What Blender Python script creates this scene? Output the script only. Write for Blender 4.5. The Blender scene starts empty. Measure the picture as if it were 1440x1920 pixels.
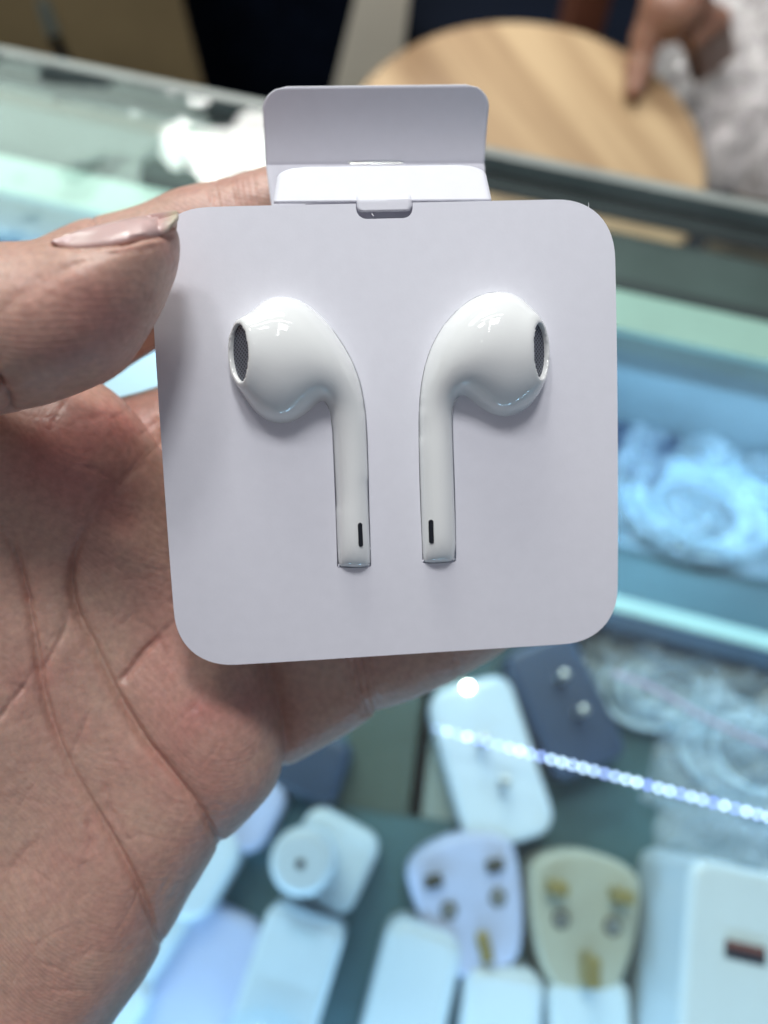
import bpy, bmesh, math, random
import numpy as np
from mathutils import Matrix, Vector, Euler, noise as mnoise
random.seed(4); np.random.seed(4)
R = math.radians
sc = bpy.context.scene
col = sc.collection
MM = 0.001

# ------------------------------------------------------------------ camera
PITCH = 70.0
CAM_LOC = Vector((0, 0, 0.26))
cam = bpy.data.cameras.new('camera'); camo = bpy.data.objects.new('camera', cam); col.objects.link(camo)
camo.location = CAM_LOC; camo.rotation_euler = (R(90 - PITCH), 0, 0)
cam.sensor_fit = 'HORIZONTAL'; cam.sensor_width = 24; cam.lens = 24
cam.clip_start = 0.01; cam.clip_end = 50
cam.dof.use_dof = True; cam.dof.focus_distance = 0.1075; cam.dof.aperture_fstop = 8.4
sc.camera = camo
CAMM = Matrix.Translation(CAM_LOC) @ Euler((R(90 - PITCH), 0, 0)).to_matrix().to_4x4()

# ------------------------------------------------------------------ world, lamps, exposure
w = bpy.data.worlds.new('World'); sc.world = w; w.use_nodes = True
w.node_tree.nodes['Background'].inputs[0].default_value = (0.86, 0.88, 1.0, 1)
w.node_tree.nodes['Background'].inputs[1].default_value = 0.19
sc.view_settings.view_transform = 'Standard'; sc.view_settings.look = 'None'
sc.view_settings.exposure = .1; sc.view_settings.gamma = 1
sc.cycles.use_denoising = True; sc.cycles.use_adaptive_sampling = True; sc.cycles.adaptive_threshold = .03
sc.cycles.max_bounces = 10; sc.cycles.transparent_max_bounces = 24
sc.cycles.caustics_reflective = False; sc.cycles.caustics_refractive = False
sc.cycles.sample_clamp_indirect = 6

def ray(px, py):
    """direction of the photograph's pixel, unit depth along the optical axis"""
    v = CAMM.to_3x3() @ Vector(((px - 720) / 1440, (960 - py) / 1440, -1))
    return v
def G(px, py, z):
    """where that line of sight meets the horizontal plane z"""
    d = ray(px, py); t = (z - CAM_LOC.z) / d.z
    return CAM_LOC + d * t
def ceiling_spot(px, py, H):
    """a place on the ceiling at height H seen mirrored in the glass top at that pixel"""
    d = ray(px, py); d = Vector((d.x, d.y, -d.z))
    g = G(px, py, 0)
    return g + d * (H / d.z)
def lamp(name, loc, sx, sy, power, color, target=(0, 0.06, 0.15), shape='RECTANGLE', rz=None, spread=None):
    l = bpy.data.lights.new(name, 'AREA'); l.shape = shape; l.size = sx
    if shape in ('RECTANGLE', 'ELLIPSE'): l.size_y = sy
    l.energy = power; l.color = color
    if spread: l.spread = spread
    o = bpy.data.objects.new(name, l); col.objects.link(o); o.location = loc
    d = (Vector(target) - Vector(loc)).normalized()
    o.rotation_euler = d.to_track_quat('-Z', 'Y').to_euler()
    if rz is not None: o.rotation_euler = (0, 0, rz)
    return o
# ceiling lamps of the shop, plus two added fills
lamp('ceiling_lamp_main', ceiling_spot(800, 900, 1.7), .30, .30, 12.5, (.98, .985, 1))
lamp('ceiling_lamp_left', ceiling_spot(420, 860, 1.7), .24, .24, 5.6, (.99, .985, 1))
lamp('ceiling_lamp_tube', ceiling_spot(560, 262, 1.5), .74, .27, 17, (1, 1, .95), target=(0, .25, 0))
lamp('ceiling_lamp_diffuse', ceiling_spot(120, 240, 1.7), 0.95, .5, 9, (.80, 1, .9), target=(-.2, .25, 0))  # added panel standing in for the bright ceiling mirrored in the left glass

lamp('ceiling_lamp_rear', (-.35, .10, 1.9), .3, .3, 1.1, (1, .97, .92), target=(-.05, .85, -.4), spread=R(30))  # added lamp without a known source, brightens the carton and background
lamp('ceiling_lamp_strip', ceiling_spot(700, 620, 1.6), 1.0, .03, 2.2, (1, 1, 1))
lamp('ceiling_lamp_long', ceiling_spot(690, 960, 1.7), .028, .8, 1.2, (1, 1, 1), rz=0)

# ------------------------------------------------------------------ generic helpers
def tag(o, label=None, cat=None, group=None, kind=None):
    if label: o['label'] = label
    if cat: o['category'] = cat
    if group: o['group'] = group
    if kind: o['kind'] = kind
    return o
def link(name, me, mat=None, parent=None, loc=None, rot=None, smooth=True, wn=True):
    if mat: me.materials.append(mat)
    o = bpy.data.objects.new(name, me); col.objects.link(o)
    if parent: o.parent = parent
    if loc is not None: o.location = loc
    if rot is not None: o.rotation_euler = rot
    if smooth:
        me.shade_smooth()
        me.set_sharp_from_angle(angle=R(38))
        if wn: md = o.modifiers.new('weighted_normal', 'WEIGHTED_NORMAL'); md.keep_sharp = True
    return o
def empty(name, loc=(0, 0, 0), rot=(0, 0, 0), mw=None):
    o = bpy.data.objects.new(name, None); col.objects.link(o); o.empty_display_size = .01
    o.location = loc; o.rotation_euler = rot
    if mw is not None: o.matrix_world = mw
    return o
def mesh(name, v, f):
    me = bpy.data.meshes.new(name); me.from_pydata([tuple(x) for x in v], [], [tuple(x) for x in f]); me.update(); return me
def box_mesh(name, sx, sy, sz, b=0, seg=2, z0=True):
    bm = bmesh.new(); bmesh.ops.create_cube(bm, size=1)
    bmesh.ops.scale(bm, vec=(sx, sy, sz), verts=bm.verts)
    if z0: bmesh.ops.translate(bm, vec=(0, 0, sz / 2), verts=bm.verts)
    if b: bmesh.ops.bevel(bm, geom=bm.edges[:], offset=b, segments=seg, profile=.5, affect='EDGES')
    me = bpy.data.meshes.new(name); bm.to_mesh(me); bm.free(); return me
def rrect(wd, hd, r, n=8):
    p = []
    for cx, cy, a0 in ((wd/2-r, hd/2-r, 0), (-wd/2+r, hd/2-r, 90), (-wd/2+r, -hd/2+r, 180), (wd/2-r, -hd/2+r, 270)):
        for i in range(n + 1):
            a = R(a0 + 90 * i / n); p.append((cx + r * math.cos(a), cy + r * math.sin(a)))
    return p
def prism(name, outline, h, b, seg=5, bot=True):
    """an outline raised to height h with rounded rims (counter-clockwise outline)"""
    P = np.array(outline); n = len(P)
    T = np.roll(P, -1, 0) - np.roll(P, 1, 0); T /= np.linalg.norm(T, axis=1)[:, None] + 1e-12
    N = np.stack([T[:, 1], -T[:, 0]], 1)
    lay = []
    for i in range(seg + 1):
        a = math.pi / 2 * i / seg
        lay.append((b * (1 - math.sin(a)), b * (1 - math.cos(a))))
    rings = []
    if bot: rings += [(o, z) for o, z in lay]
    else: rings += [(0, 0)]
    rings += [(o, h - z) for o, z in reversed(lay)]
    v = []; f = []
    for o, z in rings:
        Q = P - N * o
        v += [(x, y, z) for x, y in Q]
    for k in range(len(rings) - 1):
        for i in range(n):
            j = (i + 1) % n
            f.append((k*n+i, k*n+j, (k+1)*n+j, (k+1)*n+i))
    f.append(tuple(range(n - 1, -1, -1))); f.append(tuple((len(rings)-1)*n + i for i in range(n)))
    return mesh(name, v, f)
def circle(r, n=32): return [(r*math.cos(2*math.pi*i/n), r*math.sin(2*math.pi*i/n)) for i in range(n)]
def tube(name, pts, r, n=10, closed=False):
    pts = [Vector(p) for p in pts]; v = []; f = []; m = len(pts)
    rr = r if isinstance(r, (list, tuple)) else [r] * m
    up = Vector((0, 0, 1)); prev = None
    for i, p in enumerate(pts):
        t = (pts[min(i+1, m-1)] - pts[max(i-1, 0)]).normalized()
        a = prev if prev else (up if abs(t.z) < .9 else Vector((1, 0, 0)))
        a = (a - t * a.dot(t)).normalized(); prev = a
        b = t.cross(a)
        for k in range(n):
            an = 2*math.pi*k/n; v.append(p + (a*math.cos(an) + b*math.sin(an)) * rr[i])
    for i in range(m - 1):
        for k in range(n):
            j = (k+1) % n; f.append((i*n+k, i*n+j, (i+1)*n+j, (i+1)*n+k))
    f.append(tuple(range(n-1, -1, -1))); f.append(tuple((m-1)*n+k for k in range(n)))
    return mesh(name, v, f)
def catmull(P, n=6, closed=True):
    P = np.array(P, float); m = len(P); out = []
    rng = range(m) if closed else range(m - 1)
    for i in rng:
        if closed: p0, p1, p2, p3 = P[i-1], P[i], P[(i+1) % m], P[(i+2) % m]
        else: p0, p1, p2, p3 = P[max(i-1, 0)], P[i], P[i+1], P[min(i+2, m-1)]
        for t in np.arange(n) / n:
            out.append(.5*((2*p1)+(-p0+p2)*t+(2*p0-5*p1+4*p2-p3)*t*t+(-p0+3*p1-3*p2+p3)*t**3))
    if not closed: out.append(P[-1])
    return np.array(out)

# ------------------------------------------------------------------ materials
def mat(name, color, rough=.5, var=.06, vscale=60, bump=0, bscale=400, metal=0, coat=0, spec=.5, sss=0, emis=None, estr=0):
    m = bpy.data.materials.new(name); m.use_nodes = True
    nt = m.node_tree; b = nt.nodes['Principled BSDF']
    b.inputs['Roughness'].default_value = rough; b.inputs['Metallic'].default_value = metal
    b.inputs['Coat Weight'].default_value = coat; b.inputs['Specular IOR Level'].default_value = spec
    tc = nt.nodes.new('ShaderNodeTexCoord')
    nz = nt.nodes.new('ShaderNodeTexNoise'); nz.inputs['Scale'].default_value = vscale; nz.inputs['Detail'].default_value = 5
    nt.links.new(tc.outputs['Object'], nz.inputs['Vector'])
    rp = nt.nodes.new('ShaderNodeValToRGB')
    rp.color_ramp.elements[0].position = .3; rp.color_ramp.elements[1].position = .7
    rp.color_ramp.elements[0].color = tuple(max(c * (1 - var), 0) for c in color) + (1,)
    rp.color_ramp.elements[1].color = tuple(min(c * (1 + var), 1) for c in color) + (1,)
    nt.links.new(nz.outputs['Fac'], rp.inputs['Fac']); nt.links.new(rp.outputs['Color'], b.inputs['Base Color'])
    if bump:
        n2 = nt.nodes.new('ShaderNodeTexNoise'); n2.inputs['Scale'].default_value = bscale; n2.inputs['Detail'].default_value = 4
        nt.links.new(tc.outputs['Object'], n2.inputs['Vector'])
        bp = nt.nodes.new('ShaderNodeBump'); bp.inputs['Strength'].default_value = bump; bp.inputs['Distance'].default_value = .0004
        nt.links.new(n2.outputs['Fac'], bp.inputs['Height']); nt.links.new(bp.outputs['Normal'], b.inputs['Normal'])
    if sss:
        b.inputs['Subsurface Weight'].default_value = sss; b.inputs['Subsurface Radius'].default_value = (1, .5, .35); b.inputs['Subsurface Scale'].default_value = .002
    if emis:
        b.inputs['Emission Color'].default_value = emis + (1,); b.inputs['Emission Strength'].default_value = estr
    m['p'] = 1
    return m
M = {}
M['paper'] = mat('white_card_paper', (.80, .80, .86), .62, .012, 500, .03, 2500, spec=.3)
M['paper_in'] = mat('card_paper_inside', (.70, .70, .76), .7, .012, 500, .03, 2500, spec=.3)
M['pod'] = mat('glossy_white_plastic', (.83, .845, .83), .07, .004, 80, spec=.55, coat=.3)
M['slot'] = mat('black_slot', (.006, .008, .014), .5)
M['nail'] = mat('fingernail', (.66, .45, .42), .25, .05, 300, .05, 800, sss=.1)
M['aluminium'] = mat('brushed_metal', (.42, .46, .45), .38, .1, 50, metal=.8)
M['darkmetal'] = mat('dark_gasket', (.012, .02, .022), .5, .2, 50)
M['mint'] = mat('pale_green_rail', (.50, .68, .60), .45, .06, 40)
M['greygreen'] = mat('grey_green_panel', (.27, .31, .28), .5, .1, 25)
M['darkblue'] = mat('dark_blue_rail', (.02, .05, .09), .5, .2, 30)
M['trim'] = mat('dull_grey_trim', (.26, .29, .27), .4, .2, 30)
M['ledge'] = mat('dark_grey_green_ledge', (.05, .07, .065), .5, .35, 18)
M['bluegrey'] = mat('blue_grey_panel', (.24, .29, .31), .5, .1, 25)
M['teal'] = mat('teal_case_floor', (.06, .13, .145), .5, .3, 14)
M['white'] = mat('white_charger_plastic', (.72, .77, .81), .25, .02, 60)
M['white2'] = mat('aged_white_plastic', (.66, .72, .75), .32, .04, 60)
M['lilac'] = mat('lilac_plastic', (.54, .56, .74), .38, .03, 60)
M['beige'] = mat('beige_plastic', (.45, .42, .32), .42, .05, 60)
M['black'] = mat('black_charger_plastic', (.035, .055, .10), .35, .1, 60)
M['steel'] = mat('steel_pin', (.62, .63, .62), .3, .1, 300, metal=.9)
M['brass'] = mat('brass_pin', (.42, .32, .12), .42, .15, 300, metal=.7)
M['darkpin'] = mat('dark_pin', (.08, .075, .06), .4, .2, 300, metal=.5)
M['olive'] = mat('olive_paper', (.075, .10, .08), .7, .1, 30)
M['cardboard'] = mat('brown_cardboard', (.30, .225, .12), .8, .12, 14, .2, 300)
M['floor'] = mat('navy_floor', (.004, .007, .015), .7, .3, 4, spec=.1)
M['navy'] = mat('navy_cloth', (.003, .006, .014), .9, .3, 30, .3, 400, spec=.05)
M['cream'] = mat('cream_paper', (.80, .76, .66), .7, .05, 10)
M['tan'] = mat('tan_board', (.42, .30, .16), .7, .15, 12)
M['rust'] = mat('rust_cloth', (.16, .05, .025), .8, .2, 30)
M['cable'] = mat('white_cable', (.66, .74, .78), .35, .03, 60)
M['redcable'] = mat('pinkish_cable', (.55, .42, .50), .4, .05, 60)
M['usb'] = mat('black_port', (.01, .01, .025), .4)
M['usb_red'] = mat('red_port_tongue', (.22, .06, .045), .45)
M['led'] = mat('lit_led', (1, 1, 1), .3, emis=(.9, 1, 1), estr=6)  # glow for the LED reflections on the dome
M['spotled'] = mat('bright_led', (1, 1, 1), .3, emis=(.95, 1, .9), estr=30)  # glow for the bright spot added above the white slab charger
M['floss'] = mat('paper_fibre', (.85, .85, .85), .8)

def glass_mat(name, tint, ior, rough=0.0, haze=.0):
    m = bpy.data.materials.new(name); m.use_nodes = True; nt = m.node_tree
    for n in list(nt.nodes): nt.nodes.remove(n)
    out = nt.nodes.new('ShaderNodeOutputMaterial'); mix = nt.nodes.new('ShaderNodeMixShader')
    tr = nt.nodes.new('ShaderNodeBsdfTransparent'); gl = nt.nodes.new('ShaderNodeBsdfGlossy'); fr = nt.nodes.new('ShaderNodeFresnel')
    tr.inputs[0].default_value = tint + (1,); gl.inputs['Roughness'].default_value = rough; fr.inputs['IOR'].default_value = ior
    nz = nt.nodes.new('ShaderNodeTexNoise'); nz.inputs['Scale'].default_value = 20; nz.inputs['Detail'].default_value = 1.5
    tc = nt.nodes.new('ShaderNodeTexCoord'); nt.links.new(tc.outputs['Object'], nz.inputs['Vector'])
    bp = nt.nodes.new('ShaderNodeBump'); bp.inputs['Strength'].default_value = 1; bp.inputs['Distance'].default_value = .0024
    nt.links.new(nz.outputs['Fac'], bp.inputs['Height']); nt.links.new(bp.outputs['Normal'], gl.inputs['Normal'])
    ge = nt.nodes.new('ShaderNodeNewGeometry'); mi = nt.nodes.new('ShaderNodeMapRange'); mi.inputs[3].default_value = ior; mi.inputs[4].default_value = 1/ior
    nt.links.new(ge.outputs['Backfacing'], mi.inputs[0]); nt.links.new(mi.outputs[0], fr.inputs['IOR'])
    nt.links.new(fr.outputs[0], mix.inputs[0]); nt.links.new(tr.outputs[0], mix.inputs[1]); nt.links.new(gl.outputs[0], mix.inputs[2])
    df = nt.nodes.new('ShaderNodeBsdfDiffuse'); df.inputs[0].default_value = (.8, .85, .85, 1)
    dn = nt.nodes.new('ShaderNodeTexNoise'); dn.inputs['Scale'].default_value = 16; dn.inputs['Detail'].default_value = 6; nt.links.new(tc.outputs['Object'], dn.inputs['Vector'])
    dm = nt.nodes.new('ShaderNodeMapRange'); dm.inputs[1].default_value = .35; dm.inputs[2].default_value = .75; dm.inputs[3].default_value = haze*.4; dm.inputs[4].default_value = haze*1.8
    nt.links.new(dn.outputs['Fac'], dm.inputs[0]); m2 = nt.nodes.new('ShaderNodeMixShader')
    nt.links.new(dm.outputs[0], m2.inputs[0]); nt.links.new(mix.outputs[0], m2.inputs[1]); nt.links.new(df.outputs[0], m2.inputs[2]); nt.links.new(m2.outputs[0], out.inputs[0])
    return m
M['glass'] = glass_mat('counter_glass', (.91, .965, .95), 1.42, .015, .014)
def film_mat(name, tint, dens, dcol, rough):
    m = bpy.data.materials.new(name); m.use_nodes = True; nt = m.node_tree
    for n in list(nt.nodes): nt.nodes.remove(n)
    out = nt.nodes.new('ShaderNodeOutputMaterial'); mix = nt.nodes.new('ShaderNodeMixShader')
    tr = nt.nodes.new('ShaderNodeBsdfTransparent'); pr = nt.nodes.new('ShaderNodeBsdfPrincipled')
    tr.inputs[0].default_value = tint + (1,)
    pr.inputs['Base Color'].default_value = dcol + (1,); pr.inputs['Roughness'].default_value = rough; pr.inputs['Specular IOR Level'].default_value = .9
    nz = nt.nodes.new('ShaderNodeTexNoise'); nz.inputs['Scale'].default_value = 26; nz.inputs['Detail'].default_value = 3; nz.inputs['Distortion'].default_value = 1.2
    tc = nt.nodes.new('ShaderNodeTexCoord'); nt.links.new(tc.outputs['Object'], nz.inputs['Vector'])
    mr = nt.nodes.new('ShaderNodeMapRange'); mr.inputs[1].default_value = .35; mr.inputs[2].default_value = .68
    mr.inputs[3].default_value = dens * .55; mr.inputs[4].default_value = min(dens * 1.3, 1)
    nt.links.new(nz.outputs['Fac'], mr.inputs[0]); nt.links.new(mr.outputs[0], mix.inputs[0])
    bp = nt.nodes.new('ShaderNodeBump'); bp.inputs['Strength'].default_value = .6; bp.inputs['Distance'].default_value = .004
    nt.links.new(nz.outputs['Fac'], bp.inputs['Height']); nt.links.new(bp.outputs['Normal'], pr.inputs['Normal'])
    nt.links.new(tr.outputs[0], mix.inputs[1]); nt.links.new(pr.outputs[0], mix.inputs[2]); nt.links.new(mix.outputs[0], out.inputs[0])
    return m
M['film'] = film_mat('clear_plastic_film', (.93, .98, 1), .36, (.80, .86, .90), .07)
M['bagfilm'] = film_mat('milky_plastic_film', (.95, .95, .95), .6, (.74, .70, .69), .12)

def reflection_bead_mat():  # emission standing in for LEDs mirrored in the glass
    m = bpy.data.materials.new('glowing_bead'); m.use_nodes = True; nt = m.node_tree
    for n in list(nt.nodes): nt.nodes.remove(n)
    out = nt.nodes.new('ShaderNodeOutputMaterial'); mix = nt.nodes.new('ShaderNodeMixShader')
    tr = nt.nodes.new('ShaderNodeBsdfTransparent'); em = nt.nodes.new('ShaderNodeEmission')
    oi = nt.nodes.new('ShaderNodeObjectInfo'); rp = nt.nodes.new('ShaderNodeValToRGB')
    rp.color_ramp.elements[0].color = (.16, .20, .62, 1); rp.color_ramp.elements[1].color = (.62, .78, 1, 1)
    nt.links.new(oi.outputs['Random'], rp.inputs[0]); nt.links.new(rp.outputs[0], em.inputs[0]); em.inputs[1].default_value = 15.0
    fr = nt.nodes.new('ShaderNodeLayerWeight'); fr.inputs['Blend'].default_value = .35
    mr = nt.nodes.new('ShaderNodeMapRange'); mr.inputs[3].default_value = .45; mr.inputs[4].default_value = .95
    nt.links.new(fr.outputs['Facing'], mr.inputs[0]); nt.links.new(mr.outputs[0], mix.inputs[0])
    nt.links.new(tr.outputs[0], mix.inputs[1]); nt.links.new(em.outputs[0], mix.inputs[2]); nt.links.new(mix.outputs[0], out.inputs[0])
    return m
M['bead'] = reflection_bead_mat()

def wood_mat():
    m = mat('laminated_wood', (.5, .32, .15), .45, .08, 20); nt = m.node_tree; b = nt.nodes['Principled BSDF']
    tc = nt.nodes.new('ShaderNodeTexCoord'); mp = nt.nodes.new('ShaderNodeMapping'); mp.inputs['Rotation'].default_value = (0, 0, R(-27))
    nt.links.new(tc.outputs['Object'], mp.inputs[0])
    sx = nt.nodes.new('ShaderNodeMapping'); sx.inputs['Scale'].default_value = (1, .06, 1); nt.links.new(mp.outputs[0], sx.inputs[0])
    nz = nt.nodes.new('ShaderNodeTexNoise'); nz.inputs['Scale'].default_value = 28; nz.inputs['Detail'].default_value = 5; nt.links.new(sx.outputs[0], nz.inputs[0])
    n2 = nt.nodes.new('ShaderNodeTexNoise'); n2.inputs['Scale'].default_value = 140; n2.inputs['Detail'].default_value = 3; nt.links.new(sx.outputs[0], n2.inputs[0])
    ad = nt.nodes.new('ShaderNodeMath'); ad.operation = 'MULTIPLY_ADD'; ad.inputs[1].default_value = .25; nt.links.new(n2.outputs[0], ad.inputs[0]); nt.links.new(nz.outputs[0], ad.inputs[2])
    rp = nt.nodes.new('ShaderNodeValToRGB'); e = rp.color_ramp.elements
    e[0].position = .45; e[0].color = (.25, .15, .078, 1); e[1].position = .8; e[1].color = (.50, .355, .20, 1)
    x = e.new(.6); x.color = (.37, .245, .13, 1)
    nt.links.new(ad.outputs[0], rp.inputs[0]); nt.links.new(rp.outputs[0], b.inputs['Base Color'])
    return m
M['wood'] = wood_mat()

def skin_mat(name, base, red, ridge=True):
    m = bpy.data.materials.new(name); m.use_nodes = True; nt = m.node_tree; b = nt.nodes['Principled BSDF']
    tc = nt.nodes.new('ShaderNodeTexCoord')
    nz = nt.nodes.new('ShaderNodeTexNoise'); nz.inputs['Scale'].default_value = 75; nz.inputs['Detail'].default_value = 6; nz.inputs['Roughness'].default_value = .6
    nt.links.new(tc.outputs['Object'], nz.inputs[0])
    at = nt.nodes.new('ShaderNodeAttribute'); at.attribute_name = 'flush'
    mr = nt.nodes.new('ShaderNodeMapRange'); mr.inputs[1].default_value = .35; mr.inputs[2].default_value = .7; nt.links.new(nz.outputs[0], mr.inputs[0])
    ad = nt.nodes.new('ShaderNodeMath'); ad.operation = 'MULTIPLY_ADD'; ad.inputs[1].default_value = .5; ad.use_clamp = True
    nt.links.new(mr.outputs[0], ad.inputs[0]); nt.links.new(at.outputs['Fac'], ad.inputs[2])
    mx = nt.nodes.new('ShaderNodeMix'); mx.data_type = 'RGBA'; mx.inputs[6].default_value = base + (1,); mx.inputs[7].default_value = red + (1,)
    nt.links.new(ad.outputs[0], mx.inputs[0])
    n3 = nt.nodes.new('ShaderNodeTexNoise'); n3.inputs['Scale'].default_value = 900; n3.inputs['Detail'].default_value = 4; nt.links.new(tc.outputs['Object'], n3.inputs[0])
    m3 = nt.nodes.new('ShaderNodeMapRange'); m3.inputs[1].default_value = .3; m3.inputs[2].default_value = .7; m3.inputs[3].default_value = .88; m3.inputs[4].default_value = 1.1
    nt.links.new(n3.outputs[0], m3.inputs[0])
    hs = nt.nodes.new('ShaderNodeHueSaturation'); nt.links.new(mx.outputs[2], hs.inputs['Color']); nt.links.new(m3.outputs[0], hs.inputs['Value'])
    nt.links.new(hs.outputs[0], b.inputs['Base Color'])
    b.inputs['Roughness'].default_value = .42; b.inputs['Specular IOR Level'].default_value = .5
    b.inputs['Subsurface Weight'].default_value = .35; b.inputs['Subsurface Radius'].default_value = (1, .42, .25); b.inputs['Subsurface Scale'].default_value = .0016
    if ridge:
        # friction ridges: fine bands bent by slow noise
        dn = nt.nodes.new('ShaderNodeTexNoise'); dn.inputs['Scale'].default_value = 26; dn.inputs['Detail'].default_value = 1.5; nt.links.new(tc.outputs['Object'], dn.inputs[0])
        sc_ = nt.nodes.new('ShaderNodeVectorMath'); sc_.operation = 'SCALE'; sc_.inputs['Scale'].default_value = .030; nt.links.new(dn.outputs['Color'], sc_.inputs[0])
        av = nt.nodes.new('ShaderNodeVectorMath'); av.operation = 'ADD'; nt.links.new(tc.outputs['Object'], av.inputs[0]); nt.links.new(sc_.outputs[0], av.inputs[1])
        wv = nt.nodes.new('ShaderNodeTexWave'); wv.wave_type = 'BANDS'; wv.bands_direction = 'DIAGONAL'; wv.inputs['Scale'].default_value = 430; wv.inputs['Distortion'].default_value = 2.5; wv.inputs['Detail'].default_value = 2; wv.inputs['Detail Scale'].default_value = 1.5
        nt.links.new(av.outputs[0], wv.inputs[0])
        vo = nt.nodes.new('ShaderNodeTexVoronoi'); vo.feature = 'DISTANCE_TO_EDGE'; vo.inputs['Scale'].default_value = 620; nt.links.new(tc.outputs['Object'], vo.inputs[0])
        b1 = nt.nodes.new('ShaderNodeBump'); b1.inputs['Strength'].default_value = .10; b1.inputs['Distance'].default_value = .00022; nt.links.new(wv.outputs['Fac'], b1.inputs['Height'])
        b2 = nt.nodes.new('ShaderNodeBump'); b2.inputs['Strength'].default_value = .16; b2.inputs['Distance'].default_value = .0005; nt.links.new(vo.outputs['Distance'], b2.inputs['Height']); nt.links.new(b1.outputs[0], b2.inputs['Normal'])
        b3 = nt.nodes.new('ShaderNodeBump'); b3.inputs['Strength'].default_value = .2; b3.inputs['Distance'].default_value = .0012; nt.links.new(nz.outputs[0], b3.inputs['Height']); nt.links.new(b2.outputs[0], b3.inputs['Normal'])
        nt.links.new(b3.outputs[0], b.inputs['Normal'])
    return m
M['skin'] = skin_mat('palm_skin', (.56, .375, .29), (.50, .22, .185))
M['skin_far'] = skin_mat('shaded_skin', (.34, .19, .13), (.32, .14, .10), False)  # darker skin tone for the hand at the stool

def grille_mat():
    m = mat('woven_mesh', (.03, .034, .045), .5, .05, 100, metal=.3); nt = m.node_tree; b = nt.nodes['Principled BSDF']
    tc = nt.nodes.new('ShaderNodeTexCoord'); hs = []
    for d, rz in (('X', 35), ('X', -35)):
        mp = nt.nodes.new('ShaderNodeMapping'); mp.inputs['Rotation'].default_value = (0, 0, R(rz)); nt.links.new(tc.outputs['Object'], mp.inputs[0])
        wv = nt.nodes.new('ShaderNodeTexWave'); wv.inputs['Scale'].default_value = 640; nt.links.new(mp.outputs[0], wv.inputs[0]); hs.append(wv)
    ad = nt.nodes.new('ShaderNodeMath'); ad.operation = 'MULTIPLY'; nt.links.new(hs[0].outputs['Fac'], ad.inputs[0]); nt.links.new(hs[1].outputs['Fac'], ad.inputs[1])
    rp = nt.nodes.new('ShaderNodeValToRGB'); rp.color_ramp.elements[0].color = (.17, .185, .225, 1); rp.color_ramp.elements[1].color = (.012, .014, .02, 1); rp.color_ramp.elements[1].position = .6
    nt.links.new(ad.outputs[0], rp.inputs[0]); nt.links.new(rp.outputs[0], b.inputs['Base Color'])
    return m
M['grille'] = grille_mat()

# ------------------------------------------------------------------ implicit surfaces
def surface_nets(V, org, h):
    nx, ny, nz = V.shape; S = V < 0
    c = np.zeros((nx-1, ny-1, nz-1), np.int8)
    for a in (0, 1):
        for b in (0, 1):
            for d in (0, 1): c += S[a:nx-1+a, b:ny-1+b, d:nz-1+d]
    act = (c > 0) & (c < 8); idx = np.argwhere(act); m = len(idx)
    num = np.full(act.shape, -1, np.int64); num[act] = np.arange(m)
    I, J, K = idx.T; acc = np.zeros((m, 3)); cnt = np.zeros(m)
    cor = [(a, b, d) for a in (0, 1) for b in (0, 1) for d in (0, 1)]
    for p in cor:
        for ax in range(3):
            if p[ax]: continue
            q = list(p); q[ax] = 1
            v0 = V[I+p[0], J+p[1], K+p[2]]; v1 = V[I+q[0], J+q[1], K+q[2]]
            x = (v0 < 0) != (v1 < 0); t = np.where(x, v0 / np.where(x, v0 - v1, 1), 0)
            pt = np.tile(np.array(p, float), (m, 1)); pt[:, ax] += t
            acc += pt * x[:, None]; cnt += x
    verts = (idx + acc / cnt[:, None]) * h + np.array(org)
    F = []
    for ax in range(3):
        sl0 = [slice(None)]*3; sl1 = [slice(None)]*3; sl0[ax] = slice(0, -1); sl1[ax] = slice(1, None)
        A = S[tuple(sl0)]; B = S[tuple(sl1)]; e = np.argwhere(A != B)
        o1, o2 = [(1, 2), (2, 0), (0, 1)][ax]
        ok = (e[:, o1] > 0) & (e[:, o2] > 0) & (e[:, o1] < V.shape[o1]-1) & (e[:, o2] < V.shape[o2]-1); e = e[ok]
        def cell(d1, d2):
            q = e.copy(); q[:, o1] -= d1; q[:, o2] -= d2; return num[q[:, 0], q[:, 1], q[:, 2]]
        f = np.stack([cell(1, 1), cell(0, 1), cell(0, 0), cell(1, 0)], 1)
        ins = A[tuple(e.T)]; f[~ins] = f[~ins][:, ::-1]; F.append(f)
    return verts, np.concatenate(F)
def relax(v, f, it=3, lam=.5):
    e = np.concatenate([f[:, [0, 1]], f[:, [1, 2]], f[:, [2, 3]], f[:, [3, 0]]])
    for k in range(it):
        for s in (lam, -lam * 1.03):
            a = np.zeros_like(v); n = np.zeros(len(v))
            for i, j in ((0, 1), (1, 0)):
                for d in range(3): a[:, d] += np.bincount(e[:, i], v[e[:, j], d], len(v))
                n += np.bincount(e[:, i], minlength=len(v))
            v = v + s * (a / np.maximum(n, 1)[:, None] - v)
    return v
def smin(a, b, k):
    h = np.maximum(k - np.abs(a - b), 0) / k
    return np.minimum(a, b) - h*h*k*.25
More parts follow.
